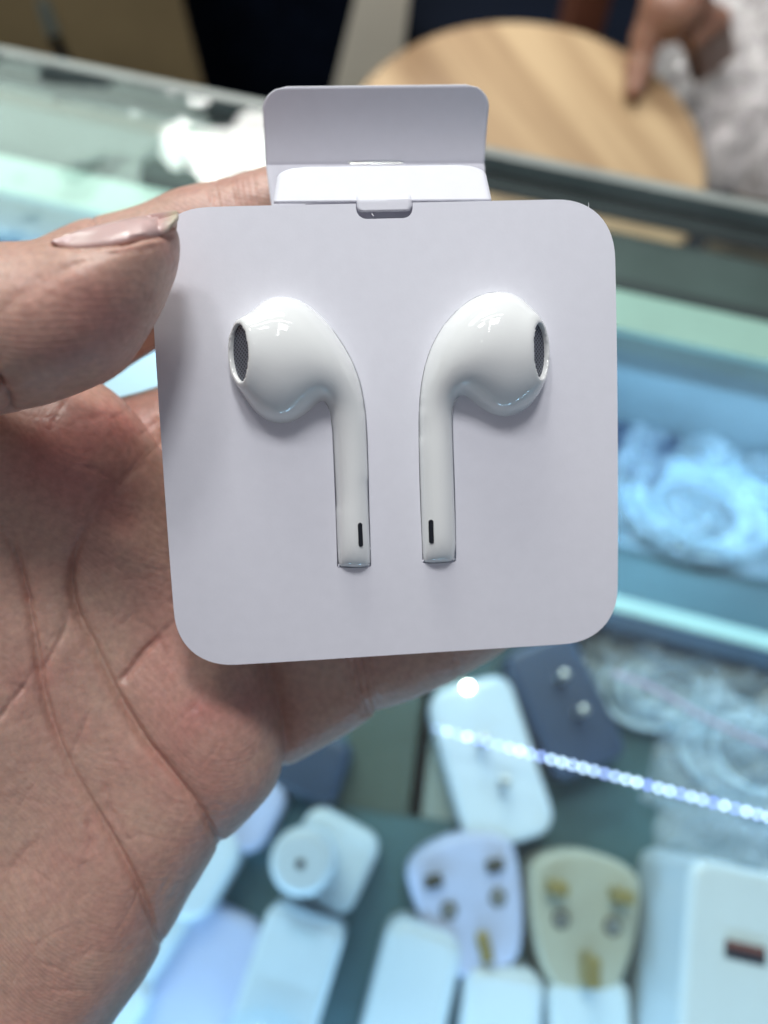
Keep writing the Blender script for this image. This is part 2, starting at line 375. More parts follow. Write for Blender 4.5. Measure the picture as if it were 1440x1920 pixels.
def poly_sd(P, X, Y):
    P = np.array(P); sh = X.shape; x = X.ravel(); y = Y.ravel(); d = np.full(x.size, 1e9); ins = np.zeros(x.size, bool)
    for i in range(len(P)):
        a = P[i-1]; b = P[i]; e = b - a; wx = x - a[0]; wy = y - a[1]
        t = np.clip((wx*e[0] + wy*e[1]) / (e @ e + 1e-12), 0, 1)
        d = np.minimum(d, (wx - e[0]*t)**2 + (wy - e[1]*t)**2)
        if a[1] != b[1]:
            c = ((a[1] > y) != (b[1] > y)) & (x < (b[0]-a[0]) * (y - a[1]) / (b[1]-a[1]) + a[0]); ins ^= c
    d = np.sqrt(d); return np.where(ins, -d, d).reshape(sh)
def blur2(A, s):
    n = int(3*s) + 1; k = np.exp(-.5*(np.arange(-n, n+1)/s)**2); k /= k.sum()
    for ax in (0, 1):
        B = np.pad(A, [(n, n) if a == ax else (0, 0) for a in (0, 1)], mode='edge')
        A = sum(k[i] * np.take(B, range(i, i + A.shape[ax]), ax) for i in range(2*n+1))
    return A

# ------------------------------------------------------------------ the held card: its frame in space (mm, x right, y up, z towards the viewer)
rx, ry, rz_ = .1119, .0700, .0495
RC = np.array(Euler((rx, ry, rz_), 'XYZ').to_matrix()); TC = np.array([1.3238, 11.0101, -111.355])
CARD = CAMM @ Matrix.Translation(Vector(TC) * MM) @ Euler((rx, ry, rz_), 'XYZ').to_matrix().to_4x4()
def L(px, py, z=0.):
    d = RC.T @ np.array([(px - 720)/1440, (960 - py)/1440, -1.]); o = RC.T @ (-TC)
    return o + d * ((z - o[2]) / d[2])
def L2(P, z=0.): return np.array([L(a, b, z)[:2] for a, b in P])
def to_px(v):
    q = v @ RC.T + TC
    return np.stack([720 + 1440*q[:, 0]/-q[:, 2], 960 - 1440*q[:, 1]/-q[:, 2]], 1)

# ================================================================== SETTING
fl = link('shop_floor', mesh('shop_floor', [(-6, -4, -.8), (6, -4, -.8), (6, 8, -.8), (-6, 8, -.8)], [(0, 1, 2, 3)]), M['floor'], smooth=False); tag(fl, kind='structure')

# display case: u runs along the counter, v away from the viewer
YAW = R(-15)
case = empty('display_case', (0, 0, 0), (0, 0, YAW))
tag(case, 'long glass topped display counter with pale green rail lit from inside', 'display case')
def cbox(name, u0, u1, v0, v1, z0, z1, m, b=.0008):
    me = box_mesh(name, u1-u0, v1-v0, z1-z0, b); return link(name, me, m, case, ((u0+u1)/2, (v0+v1)/2, z0))
cbox('glass_top', -1.1, 1.1, -.42, .2605, -.008, 0, M['glass'], 0)
cbox('gasket', -1.1, 1.1, .2155, .2205, -.0135, -.0085, M['darkmetal'], .0005)
cbox('rail', -1.1, 1.1, .1960, .2150, -.0125, -.0085, M['mint'])
cbox('rail_skirt', -1.1, 1.1, .1990, .2130, -.028, -.0127, M['greygreen'])
cbox('lower_rail', -1.1, 1.1, .2005, .2125, -.042, -.0283, M['bluegrey'])
cbox('back_panel', -1.1, 1.1, .2140, .2185, -.150, -.0137, M['bluegrey'])
cbox('case_floor', -1.1, 1.1, -.42, .2135, -.136, -.128, M['teal'])
cbox('edge_trim', -1.1, 1.1, .2615, .2665, -.0105, .0008, M['trim'])
cbox('edge_channel', -1.1, 1.1, .2535, .2608, -.0125, -.0085, M['darkmetal'])
cbox('back_ledge', -1.1, 1.1, .2208, .2500, -.022, -.0150, M['ledge'])
cbox('divider_rail', .02, 1.1, .098, .106, -.127, -.098, M['darkblue'])
cbox('divider_lip', .02, 1.1, .1062, .114, -.104, -.0985, M['mint'])
cbox('front_panel', -1.1, 1.1, -.43, -.421, -.8, -.0005, M['greygreen'])
cbox('case_body', -1.1, 1.1, -.42, .20, -.799, -.137, M['greygreen'])
def led_bar(name, v, z, power, tilt):
    l = bpy.data.lights.new(name, 'AREA'); l.shape = 'RECTANGLE'; l.size = 1.6; l.size_y = .010; l.energy = power; l.color = (.37, .66, 1)
    o = bpy.data.objects.new(name, l); col.objects.link(o); o.parent = case; o.location = (0.1, v, z); o.rotation_euler = (tilt, 0, 0)
led_bar('led_bar_back', .192, -.038, 1.9, R(-30))
led_bar('led_bar_front', -.24, -.016, 3.7, R(44))

# ================================================================== THE PAPER CARD
card = empty('earphone_card', mw=CARD)
tag(card, 'white folded paper card with rounded corners and an open top flap, held in a hand', 'card')

# outlines of the two earphones in the plane of the card, left one first (pixels of the photograph)
POD_L = [(470, 622), (484, 590), (500, 570), (524, 562), (556, 567), (592, 589), (622, 622), (645, 655), (664, 692), (677, 735), (684, 785), (687, 850), (689, 940), (691, 1000), (692, 1040), (692.5, 1056), (690, 1059.5), (664, 1060), (637, 1059.5), (634.5, 1056), (633, 1000), (630, 920), (627, 850), (624, 800), (619, 768), (610, 752), (600, 750), (586, 760), (568, 776), (548, 787), (524, 790), (500, 783), (480, 765), (466, 735), (460, 680)]
POD_R = [(1000, 612), (988, 584), (966, 560), (936, 551), (903, 556), (872, 572), (842, 600), (818, 634), (800, 676), (789, 725), (785, 780), (785.5, 850), (788, 940), (791, 1000), (792.5, 1040), (793, 1049), (796, 1052), (822, 1051.5), (848, 1049), (850.5, 1046), (850, 1000), (848, 920), (845.5, 850), (844, 800), (845, 765), (853, 745), (864, 738), (880, 744), (902, 758), (925, 770), (945, 773), (968, 768), (988, 754), (1004, 730), (1010, 670)]
def mm_outline(P):
    C = catmull(L2(P, 0.), 5)
    for k in range(3): C = .25*np.roll(C, 1, 0) + .5*C + .25*np.roll(C, -1, 0)
    return C
OUT_L, OUT_R = mm_outline(POD_L), mm_outline(POD_R)
def grow(P, d):
    T = np.roll(P, -1, 0) - np.roll(P, 1, 0); T /= np.linalg.norm(T, axis=1)[:, None]
    N = np.stack([T[:, 1], -T[:, 0]], 1)
    A = .5 * np.sum(P[:, 0]*np.roll(P[:, 1], -1) - np.roll(P[:, 0], -1)*P[:, 1])
    return P + N * d * np.sign(A)

def bend(x, y):
    """how the card bows: convex from top to bottom, its left side pushed back by the thumb"""
    left = max(-(x + 21), 0) / 12; t = max(min((y + 30) / 50, 1), 0); t = t*t*(3-2*t)
    return 1.1*(1 - (y/32)**2) + .3*(1 - (x/33)**2) - 1.3*left**2*(.3 + .7*t) + .08*math.sin(x*.12 + 1)*math.cos(y*.10)
def front_panel():
    W, H, r = 66.0, 65.0, 8.6
    nx0 = L(667, 380)[0]; nx1 = L(773, 380)[0]; ny = L(720, 411)[1]; top = H/2
    pts = []
    for cx, cy, a0 in ((W/2-r, H/2-r, 0), (None, None, 0), (-W/2+r, H/2-r, 90), (-W/2+r, -H/2+r, 180), (W/2-r, -H/2+r, 270)):
        if cx is None:
            rr = 1.4
            pts += [(nx1, top)] + [(nx1-rr+rr*math.cos(R(a)), ny+rr+rr*math.sin(R(a))) for a in (0, -22, -45, -67, -90)]
            pts += [(nx0+rr+rr*math.cos(R(a)), ny+rr+rr*math.sin(R(a))) for a in (-90, -112, -135, -157, -180)] + [(nx0, top)]
            continue
        for i in range(15):
            a = R(a0 + 90*i/14)
            # a softer-than-circular corner
            ca, sa = math.cos(a), math.sin(a); e = .88
            pts.append((cx + r*math.copysign(abs(ca)**e, ca), cy + r*math.copysign(abs(sa)**e, sa)))
    bm = bmesh.new()
    loops = [pts, grow(OUT_L, .2), grow(OUT_R, .2)]
    edges = []
    for lp in loops:
        vs = [bm.verts.new((x, y, 0)) for x, y in lp]
        edges += [bm.edges.new((vs[i-1], vs[i])) for i in range(len(vs))]
    bmesh.ops.triangle_fill(bm, use_beauty=True, use_dissolve=False, edges=edges, normal=(0, 0, 1))
    for k in range(1, 22):
        x = -W/2 + W*k/22
        bmesh.ops.bisect_plane(bm, geom=bm.verts[:]+bm.edges[:]+bm.faces[:], dist=1e-5, plane_co=(x, 0, 0), plane_no=(1, 0, 0))
        bmesh.ops.bisect_plane(bm, geom=bm.verts[:]+bm.edges[:]+bm.faces[:], dist=1e-5, plane_co=(0, x, 0), plane_no=(0, 1, 0))
    bmesh.ops.recalc_face_normals(bm, faces=bm.faces[:])
    if sum(f.normal.z for f in bm.faces) < 0: bmesh.ops.reverse_faces(bm, faces=bm.faces[:])
    for v in bm.verts:
        v.co.z = bend(v.co.x, v.co.y)
    # thickness: a second skin behind and a rim joining them; shading normals follow the bent sheet
    bm.verts.ensure_lookup_table(); bm.verts.index_update()
    V = [np.array(v.co) for v in bm.verts]; nv = len(V); T = .42
    F = [[v.index for v in f.verts] for f in bm.faces]; rim = []
    for f in bm.faces:
        for lo in f.loops:
            if len(lo.edge.link_faces) == 1: rim.append((lo.vert.index, lo.link_loop_next.vert.index))
    bm.free()
    NR = []
    for p in V:
        e = .02; zx = (bend(p[0]+e, p[1]) - bend(p[0]-e, p[1]))/(2*e); zy = (bend(p[0], p[1]+e) - bend(p[0], p[1]-e))/(2*e)
        n = np.array([-zx, -zy, 1]); NR.append(n/np.linalg.norm(n))
    VV = [p*MM for p in V] + [(p - np.array([0, 0, T]))*MM for p in V]
    FF = F + [[q + nv for q in f[::-1]] for f in F] + [[b, a, a+nv, b+nv] for a, b in rim]
    me = mesh('front_panel', VV, FF); me.shade_smooth(); nl = []; nf = len(F)
    for k, pl in enumerate(me.polygons):
        for vi in pl.vertices:
            nl.append(tuple(NR[vi]) if k < nf else tuple(-NR[vi - nv]) if k < 2*nf else tuple(pl.normal))
    me.normals_split_custom_set(nl)
    return link('front_panel', me, M['paper'], card, smooth=False)
front_panel()

def sheet(name, rows, nc, m, parent, hole=None, th=.0004):
    """rows: list of (left xyz, right xyz) in mm"""
    v = []; f = []
    for a, b in rows:
        a = np.array(a); b = np.array(b)
        for j in range(nc + 1): v.append((a + (b - a)*j/nc) * MM)
    for i in range(len(rows) - 1):
        for j in range(nc):
            if hole and hole(i, j): continue
            k = i*(nc+1)+j; f.append((k, k+1, k+nc+2, k+nc+1))
    me = mesh(name, v, f); o = link(name, me, m, parent)
    s = o.modifiers.new('thickness', 'SOLIDIFY'); s.thickness = th; s.offset = 0
    return o
# tray walls and back, folded behind the front panel
def wall(name, a, b, z0=-1.6, z1=-16.5):
    n = 6; return sheet(name, [((a[0], a[1], z0 + (z1-z0)*i/n), (b[0], b[1], z0 + (z1-z0)*i/n)) for i in range(n+1)], 4, M['paper_in'], card)
wall('tray_wall', (-30, -24), (-30, 24), -3.0); wall('tray_wall', (31.2, -24), (31.2, 24)); wall('tray_wall', (-24, -31.4), (24, -31.4))
sheet('tray_back', [((-29, -31, -16.6), (31, -31, -16.6)), ((-29, 31, -16.6), (31, 31, -16.6))], 4, M['paper_in'], card)

# inner flap: rises backwards from the top edge, rounded far corners, with the locking tab
def corner(u, r): return 0 if u <= 0 else r*(1 - math.sqrt(max(1 - min(u/r, 1)**2, 0)))
q = 0; b0, b1 = L(513, 380, -.45), L(921, 376, -.45); e0, e1 = L(523, 316, -4.2), L(907, 311, -4.2)
rows = []
for i in range(29):
    t = i / 28
    def bz(p, q):
        k = np.array([p[0]*.5 + q[0]*.5, p[1] + (q[1]-p[1])*.50, p[2]*.5 + q[2]*.5]); return p*(1-t)**2 + k*2*t*(1-t) + q*t*t
    a, b = bz(b0, e0), bz(b1, e1); c = corner(t*13.0 - 9.0, 4.0) * .95
    rows.append(((a[0]+c, a[1], a[2]), (b[0]-c, b[1], b[2])))
sheet('inner_flap', rows, 40, M['paper'], card)
t0, t1 = L(668.5, 378, -.25), L(771.5, 377, -.25)
rows = [((t0[0], t0[1]+.9, -1.1), (t1[0], t1[1]+.9, -1.1)), ((t0[0], t0[1]+.45, -.55), (t1[0], t1[1]+.45, -.55)), ((t0[0], t0[1]+.1, -.2), (t1[0], t1[1]+.1, -.2))]
for i in range(7):
    t = i/6; y = t0[1] - 1.45*t; c = corner(t*1.45 - .75, .72)
    rows.append(((t0[0]+c, y, -.15+.1*t), (t1[0]+c*-1, y - .0, -.15+.1*t)))
sheet('lock_tab', rows, 12, M['paper'], card, th=.00045)
sheet('tray_lip', [((-11, 22, -2.4), (11, 22, -2.4)), ((-11, 33.3, -2.4), (11, 33.3, -2.4))], 4, M['paper_in'], card)  # plate added behind the notch to keep the gap dark
# back flap: stands up behind, creased, with a slot in the crease
c0, c1 = L(498, 306, -18.3), L(908, 303, -18.3); p0, p1 = L(489.5, 163, -13.8), L(921, 158, -13.8); q0, q1 = L(516, 440, -17.2), L(914, 438, -17.2)
rows = []; tt = []
for i in range(6): t = i/5; rows.append((q0 + (c0-q0)*t*.94, q1 + (c1-q1)*t*.94))
n_low = len(rows)
NH = 30
for i in range(NH + 1):
    t = -.035 + 1.035*i/NH
    a = c0 + (p0-c0)*t; b = c1 + (p1-c1)*t; c = corner(t*14.0 - 10.0, 4.0)*1.0
    bow = .55*math.sin(math.pi*max(t, 0))
    rows.append(((a[0]+c, a[1], a[2]-bow), (b[0]-c, b[1], b[2]-bow)))
sx0, sx1 = (652-498)/410, (752-498)/410
NC = 82
sheet('back_flap', rows, NC, M['paper'], card, hole=lambda i, j: n_low <= i <= n_low and sx0 <= (j+.5)/NC <= sx1)
# torn paper fibres at the flap edge and the corner
for (px, py, dx, dy) in ((1103, 392, -.1, .8), (697, 401, .3, -.4)):
    a = L(px, py, -.1); link('paper_fibre', tube('paper_fibre', [Vector(a)*MM, Vector(a + np.array([dx*.4, dy*.6, .3]))*MM, Vector(a + np.array([dx, dy, .4]))*MM], [.00007, .00006, .00003], 6), M['floss'], card)
# lifted paper burrs at the stem ends
for (px, py) in ((636, 1060), (692, 1060), (695, 1030), (793, 1052), (851, 1049), (853, 1018)):
    a = L(px, py, .72)
    me = box_mesh('paper_burr', .0005, .00025, .0003, .0001, 2); link('paper_burr', me, M['paper'], card, Vector(a)*MM, (R(random.uniform(-30, 30)), R(random.uniform(-25, 25)), R(random.uniform(0, 180))))

# ================================================================== EARPHONES
def earphone(OUT, side, noz_px, label, slot_px, tilt):
    h2 = .2
    x0, y0 = OUT.min(0) - 1.5; x1, y1 = OUT.max(0) + 1.5
    gx = np.arange(x0, x1, h2); gy = np.arange(y0, y1, h2)
    X, Y = np.meshgrid(gx, gy, indexing='ij'); D = poly_sd(OUT, X, Y); ins = D < 0
    U = np.where(ins, np.minimum(-D*6, 60), 0.)
    cm = np.clip(-D / h2, 0, 1)
    for it in range(2600):
        P = np.pad(U, 1); N = .25*(P[:-2, 1:-1]+P[2:, 1:-1]+P[1:-1, :-2]+P[1:-1, 2:]) + h2*h2
        U = np.where(ins, U + 1.0*(N - U), 0)
    U = blur2(U, 1.2)
    Uo = np.where(ins, U, -np.maximum(D, 0)*4.0); 
    sm = np.clip((U - 6)/40, 0, 1); sm = sm*sm*(3-2*sm)
    fac = .62 + .10*sm
    H2 = Uo * fac
    H2 = blur2(H2, 1.0)
    h = .25
    org = np.array([x0 - 4, y0, -9.]); n = np.array([(x1 - x0 + 8)/h, (y1 - y0)/h, 22/h]).astype(int)
    ax = [org[i] + np.arange(n[i])*h for i in range(3)]
    # bilinear lookup of the inflated outline
    ix = np.clip((ax[0]-x0)/h2, 0, len(gx)-1.001); iy = np.clip((ax[1]-y0)/h2, 0, len(gy)-1.001)
    i0 = ix.astype(int); j0 = iy.astype(int); fx = (ix-i0)[:, None]; fy = (iy-j0)[None]
    Hh = H2[i0][:, j0]*(1-fx)*(1-fy) + H2[i0+1][:, j0]*fx*(1-fy) + H2[i0][:, j0+1]*(1-fx)*fy + H2[i0+1][:, j0+1]*fx*fy
    out = np.maximum(x0 - ax[0], 0) + np.maximum(ax[0] - x1, 0); Hh = Hh - (out*6)[:, None]
    gx_, gy_ = np.gradient(Hh, h)
    X3, Y3, Z3 = np.meshgrid(*ax, indexing='ij')
    F = Z3**2 - Hh[:, :, None]
    sd = F / np.sqrt(4*Z3**2 + (gx_**2+gy_**2)[:, :, None] + 1.2)
    # nozzle: an oval funnel pointing sideways and a little to the viewer
    til = R(tilt); a = np.array([side*math.cos(til), 0, math.sin(til)]); b = np.array([-side*math.sin(til), 0, math.cos(til)])
    nc = L(noz_px[0], noz_px[1], 3.9)
    px_, py_, pz_ = X3-nc[0], Y3-nc[1], Z3-nc[2]
    s = px_*a[0] + pz_*a[2]; tb = px_*b[0] + pz_*b[2]
    def oval(ra, rb):
        k = np.sqrt((py_/ra)**2 + (tb/rb)**2) + 1e-6
        return (k - 1) * np.minimum(ra, rb)
    g = np.clip(-s, 0, 12)
    sg = np.sin(np.pi*g/12.5); py_ = py_ + 1.0*sg; cone = oval(4.45 + 2.5*sg, 3.0 + 2.1*sg)
    q1 = np.maximum(cone + .45, 0); q2 = np.maximum(s + .45, 0)
    noz = np.sqrt(q1*q1 + q2*q2) - .45 + np.minimum(np.maximum(cone + .45, s + .45), 0)
    noz = np.maximum(noz, -(s + 10.5))
    sd = smin(sd, noz, 2.6)
    py_ = Y3 - nc[1]; ov = oval(3.82, 2.42)
    cut = np.maximum(ov, -(s + 1.1))
    sd = np.maximum(sd, -cut)
    v, f = surface_nets(sd, org, h); v = relax(v, f, 4)
    root = empty('earphone', mw=CARD @ Matrix.Translation((0, 0, .0007))); tag(root, label, 'earphone', 'pair of earphones in the card')
    me = mesh('body', v*MM, f); bo = link('body', me, M['pod'], root, smooth=False); me.shade_smooth()
    # fine speaker mesh at the bottom of the opening
    n_ = 40; gv = [(0, 0, 0)] + [(4.0*math.cos(2*math.pi*i/n_)*MM, 2.6*math.sin(2*math.pi*i/n_)*MM, 0) for i in range(n_)]
    gm = mesh('speaker_mesh', gv, [(0, i+1, (i+1) % n_+1) for i in range(n_)])
    go = link('speaker_mesh', gm, M['grille'], root, smooth=False)
    cpt = nc + a*(-.5)
    mt = Matrix(((0, b[0], a[0], cpt[0]*MM), (1, b[1], a[1], cpt[1]*MM), (0, b[2], a[2], cpt[2]*MM), (0, 0, 0, 1))); go.matrix_local = mt
    # sound slot low on the stem
    sc0 = L(*slot_px, 2.); th = []; rr = .30; hl = 1.72
    bx = np.zeros((0, 3))
    o2 = [(rr*math.cos(R(t)), hl-rr+rr*math.sin(R(t))) for t in range(0, 181, 20)] + [(-rr*math.cos(R(t)), -hl+rr-rr*math.sin(R(t))) for t in range(0, 181, 20)]
    sv = []; lean = (OUT[:, 0].mean()*0)
    from math import hypot
    ctr = v
    for (dx, dy) in [(0, y) for y in np.linspace(-hl+rr, hl-rr, 7)] + o2:
        x = sc0[0] + dx - dy*.0; y = sc0[1] + dy
        m_ = np.argsort((v[:, 0]-x)**2 + (v[:, 1]-y)**2 + np.where(v[:, 2] > 0, 0, 1e6))[:6]
        sv.append((x*MM, y*MM, (v[m_, 2].mean() + .05)*MM))
    k = len(sv); o2n = len(o2); base = 7
    bm = bmesh.new(); vs = [bm.verts.new(p) for p in sv[base:]]; bm.faces.new(vs); bmesh.ops.triangulate(bm, faces=bm.faces[:])
    sm_ = bpy.data.meshes.new('sound_slot'); bm.to_mesh(sm_); bm.free()
    so = link('sound_slot', sm_, M['slot'], root, smooth=False)
    md = so.modifiers.new('thickness', 'SOLIDIFY'); md.thickness = .0002; md.offset = 0
    return root
earphone(OUT_L, -1, (449, 663), 'glossy white earphone at the left of the card, mesh opening facing the thumb', (675, 1001), 35)
earphone(OUT_R, 1, (1009, 659), 'glossy white earphone at the right of the card, mesh opening facing away from the thumb', (807, 995), 43)

# ================================================================== THE HOLDING HAND
NAIL_UP = [(98, 457), (140, 441), (180, 429), (220, 420), (260, 412), (300, 405), (326, 402), (336, 404)]
NAIL_LO = [(112, 463), (145, 465), (185, 462), (225, 457), (262, 450), (296, 443), (320, 430), (334, 412)]
def hand_mesh():
    h = .66
    org = np.array([-112., -125., -62.]); top = np.array([32., 52., 26.]); n = ((top-org)/h).astype(int)
    ax = [org[i] + np.arange(n[i])*h for i in range(3)]
    X, Y = np.meshgrid(ax[0], ax[1], indexing='ij'); Z = ax[2][None, None, :]
    def pillow(P, zp, z0, r, bl=1.6, zfun=None):
        D = blur2(poly_sd(catmull(L2(P, zp), 4), X, Y), bl/h)
        zc = z0 if zfun is None else zfun(X, Y)[:, :, None]
        q = np.maximum(D + r, 0)[:, :, None]
        return np.sqrt(q*q + (Z - zc)**2) - r
    palm = [(-300, 660), (-60, 700), (90, 700), (180, 716), (236, 768), (296, 845), (380, 950), (450, 1100), (494, 1240), (519, 1330), (527, 1405), (512, 1462), (462, 1522), (411, 1580), (364, 1652), (322, 1732), (288, 1786), (236, 1852), (178, 1930), (40, 2100), (-200, 2330), (-900, 2330), (-900, 900)]
    sd = pillow(palm, -20, 0, 12.5, 1.6, lambda x, y: -20.5 + .10*np.maximum(-28 - x, 0) + .05*np.maximum(-25 - y, 0))
    pink = [(440, 1060), (470, 1250), (500, 1380), (527, 1430), (575, 1412), (640, 1380), (690, 1348), (722, 1327), (765, 1312), (820, 1288), (880, 1258), (938, 1222), (985, 1180), (1000, 1120), (960, 1060), (800, 1020), (600, 1020)]
    sd = smin(sd, pillow(pink, -26, -27, 9.5, 1.2), 1.6)
    mid = [(60, 800), (140, 772), (225, 752), (300, 724), (420, 680), (600, 640), (760, 660), (790, 740), (700, 830), (500, 900), (300, 1000), (150, 1000)]
    sd = smin(sd, pillow(mid, -36, -36, 9, 1.2), 3)
    idx = [(-140, 560), (-20, 500), (70, 455), (120, 430), (168, 411), (210, 403), (250, 393), (290, 376), (332, 358), (372, 348), (414, 338), (455, 326), (500, 316), (580, 305), (660, 320), (690, 380), (650, 450), (540, 520), (420, 582), (290, 656), (180, 722), (60, 780), (-140, 860)]
    sd = smin(sd, pillow(idx, -32, -32, 9, 1.1), 3)
    then = [(-700, 700), (-420, 520), (-160, 560), (-95, 660), (-80, 900), (-120, 1150), (-250, 1500), (-600, 1500)]
    sd = smin(sd, pillow(then, -5, -4.5, 15, 4), 13)
    thumb = [(-330, 470), (-180, 468), (-60, 461), (20, 459), (80, 456), (120, 452), (180, 436), (250, 421), (300, 413), (328, 413), (337, 432), (336, 470), (326, 518), (300, 572), (270, 628), (240, 676), (205, 706), (160, 730), (100, 754), (40, 770), (-20, 782), (-120, 800), (-300, 860)]
    sd = smin(sd, pillow(thumb, 9, 0, 10.3, 1.1, lambda x, y: 9.6 - .20*np.maximum(-48 - x, 0)), 2.0)
    # forearm beyond the picture
    fa = [(-500, 1700), (-250, 2150), (-700, 2700), (-1100, 2300)]
    v, f = surface_nets(sd, org, h); v = relax(v, f, 5)
    me = mesh('hand', v, f)
    tmp = bpy.data.objects.new('tmp', me); col.objects.link(tmp)
    ss = tmp.modifiers.new('s', 'SUBSURF'); ss.levels = 1
    dg = bpy.context.evaluated_depsgraph_get(); ev = tmp.evaluated_get(dg); m2 = bpy.data.meshes.new_from_object(ev)
    bpy.data.objects.remove(tmp); m2.name = 'hand'
    N = len(m2.vertices); co = np.empty(N*3); m2.vertices.foreach_get('co', co); co = co.reshape(-1, 3)
    no = np.empty(N*3); m2.vertex_normals.foreach_get('vector', no); no = no.reshape(-1, 3)
    px = to_px(co)
    face = no[:, 2] > -.15
    palmv = face & (co[:, 2] < .5 ) & (px[:, 1] > 690)
    thv = face & (co[:, 2] > -1.5) & (px[:, 0] > -260) & (px[:, 1] < 800)
    idv = face & (co[:, 2] < -14) & (px[:, 1] < 720)
    pkv = face & (px[:, 0] > 520) & (px[:, 1] > 1180)
    disp = np.zeros(N); flush = np.zeros(N)
    def dist(pl, sel, smooth=True):
        p = px[sel]; d = np.full(len(p), 1e9); tt = np.zeros(len(p))
        m = len(pl) - 1
        for i in range(m):
            a = pl[i]; e = pl[i+1] - a; t = np.clip(((p - a) @ e) / (e @ e), 0, 1)
            q = np.linalg.norm(p - a - t[:, None]*e, axis=1); b = q < d; d = np.where(b, q, d); tt = np.where(b, (i+t)/m, tt)
        return d / 12.3, tt
    def crease(pl, sel, depth, wd, taper=(.1, .1), red=.25):
        pl = catmull(pl, 5, False); mg = 5*wd*12.3; lo_, hi_ = pl.min(0) - mg, pl.max(0) + mg
        sel = np.nonzero(sel & (px[:, 0] > lo_[0]) & (px[:, 0] < hi_[0]) & (px[:, 1] > lo_[1]) & (px[:, 1] < hi_[1]))[0]
        if not len(sel): return
        d, t = dist(pl, sel)
        env = np.clip(t/max(taper[0], 1e-3), .0, 1) * np.clip((1-t)/max(taper[1], 1e-3), .0, 1) if taper else 1
        env = env*(.8 + .2*np.sin(t*19 + depth*40)); disp[sel] -= env*depth*(.55*np.exp(-d/wd) + .45*np.exp(-(d/(.30*wd))**2))
        flush[sel] += red*env*np.exp(-(d/.9)**2)*.6
    A = [(470, 1650), (440, 1612), (413, 1580), (370, 1510), (320, 1447), (270, 1392), (225, 1325), (195, 1265), (165, 1200), (140, 1150), (130, 1105), (134, 1055), (150, 1010), (180, 965), (230, 900), (275, 868)]
    B = [(345, 1840), (318, 1788), (292, 1738), (262, 1672), (222, 1592), (180, 1524), (135, 1448), (102, 1370), (80, 1290), (66, 1200), (50, 1110), (32, 1050), (10, 990), (-20, 930)]
    crease(A, palmv, 2.7, 2.2, (.16, .35), .15); crease(B, palmv, 2.1, 2.0, (.16, .25), .15)
    crease([(0, 1352), (20, 1320), (48, 1284), (72, 1240)], palmv, .7, 1.2, (.2, .3))
    crease([(68, 1270), (95, 1230), (120, 1180), (128, 1130)], palmv, .7, 1.0, (.2, .3))
    crease([(22, 985), (35, 1050), (55, 1120), (54, 1110), (75, 1060)], palmv, .5, 1.0, (.2, .3))
    crease([(170, 1325), (150, 1380), (120, 1440)], palmv, .4, 1.2, (.3, .3))
    crease([(215, 1290), (240, 1265), (270, 1225), (330, 1190)], palmv, .9, 1.8, (.2, .3))
    crease([(225, 1285), (260, 1240), (300, 1195), (345, 1165)], palmv, .6, 1.5, (.2, .3))
    crease([(195, 1440), (200, 1500), (215, 1560)], palmv, .5, 1.6, (.3, .4))
    crease([(165, 1520), (170, 1570), (172, 1600)], palmv, .4, 1.4, (.3, .4))
    crease([(310, 1700), (325, 1680), (335, 1650)], palmv, .3, 1., (.3, .4))
    crease([(90, 1560), (40, 1600), (10, 1660)], palmv, .35, 2.0, (.3, .4))
    crease([(130, 800), (200, 790), (260, 830)], palmv, .35, 2.0, (.3, .4))
    rg = np.random.default_rng(11)
    for k in range(170):   # the net of fine lines across the palm
        cx, cy = rg.uniform(-20, 500), rg.uniform(740, 1930)
        an = math.radians(rg.choice([-50, 35, 60, -20]) + rg.normal(0, 14)); ln = rg.uniform(18, 75)
        ux, uy = math.cos(an), -math.sin(an); bw = rg.normal(0, 7)
        crease([(cx - ux*ln, cy - uy*ln), (cx + uy*bw, cy - ux*bw), (cx + ux*ln, cy + uy*ln)], palmv, rg.uniform(.05, .24), rg.uniform(.3, .65), (.4, .4), .1)
    # soft hollow of the palm behind the card and mounds between the lines
    def mound(cx, cy, rx_, ry_, amp, sel, red=0):
        g = np.exp(-((px[sel, 0]-cx)/rx_)**2 - ((px[sel, 1]-cy)/ry_)**2); disp[sel] += amp*g; flush[sel] += red*g
    mound(400, 1380, 120, 130, 2.2, palmv, .35); mound(290, 1180, 110, 150, -3.0, palmv, .15)
    mound(120, 860, 130, 110, 2.0, palmv, .75); mound(90, 1180, 40, 150, .6, palmv, .1)
    mound(240, 1600, 90, 90, .8, palmv, .1); mound(90, 1740, 120, 160, 2.4, palmv, .15); mound(-40, 1350, 110, 260, 3.2, palmv, .0)
    mound(230, 960, 70, 60, -1.8, palmv, .3); mound(400, 1330, 60, 30, 0, palmv, .35); mound(210, 800, 90, 60, .6, palmv, .35)
    # thumb: pad wrinkles and the joint fold
    crease([(-30, 700), (0, 722), (18, 748), (22, 772)], thv, 1.6, 1.3, (.02, .05))
    crease([(-20, 640), (-5, 690), (5, 740)], thv, .8, 1.2, (.2, .2))
    for k in range(9):
        o = 13*k; crease([(-20+o*1.3, 610-o*.8), (30+o*1.2, 555-o*.6), (90+o*1.1, 500-o*.15)], thv, .14, .55, (.3, .3), .0)
    crease([(120, 470), (200, 458), (280, 447), (332, 440)], thv, .9, 1.2, (.25, .05), .15)
    crease([(150, 482), (230, 474), (320, 458)], thv, .3, .9, (.3, .2), .0)
    mound(200, 560, 110, 90, .9, thv, .40); mound(110, 660, 130, 70, .4, thv, .3); mound(320, 470, 25, 60, 0, thv, .3)
    nl = poly_sd(catmull(NAIL_UP + NAIL_LO[::-1], 4), px[:, 0], px[:, 1]) / 13
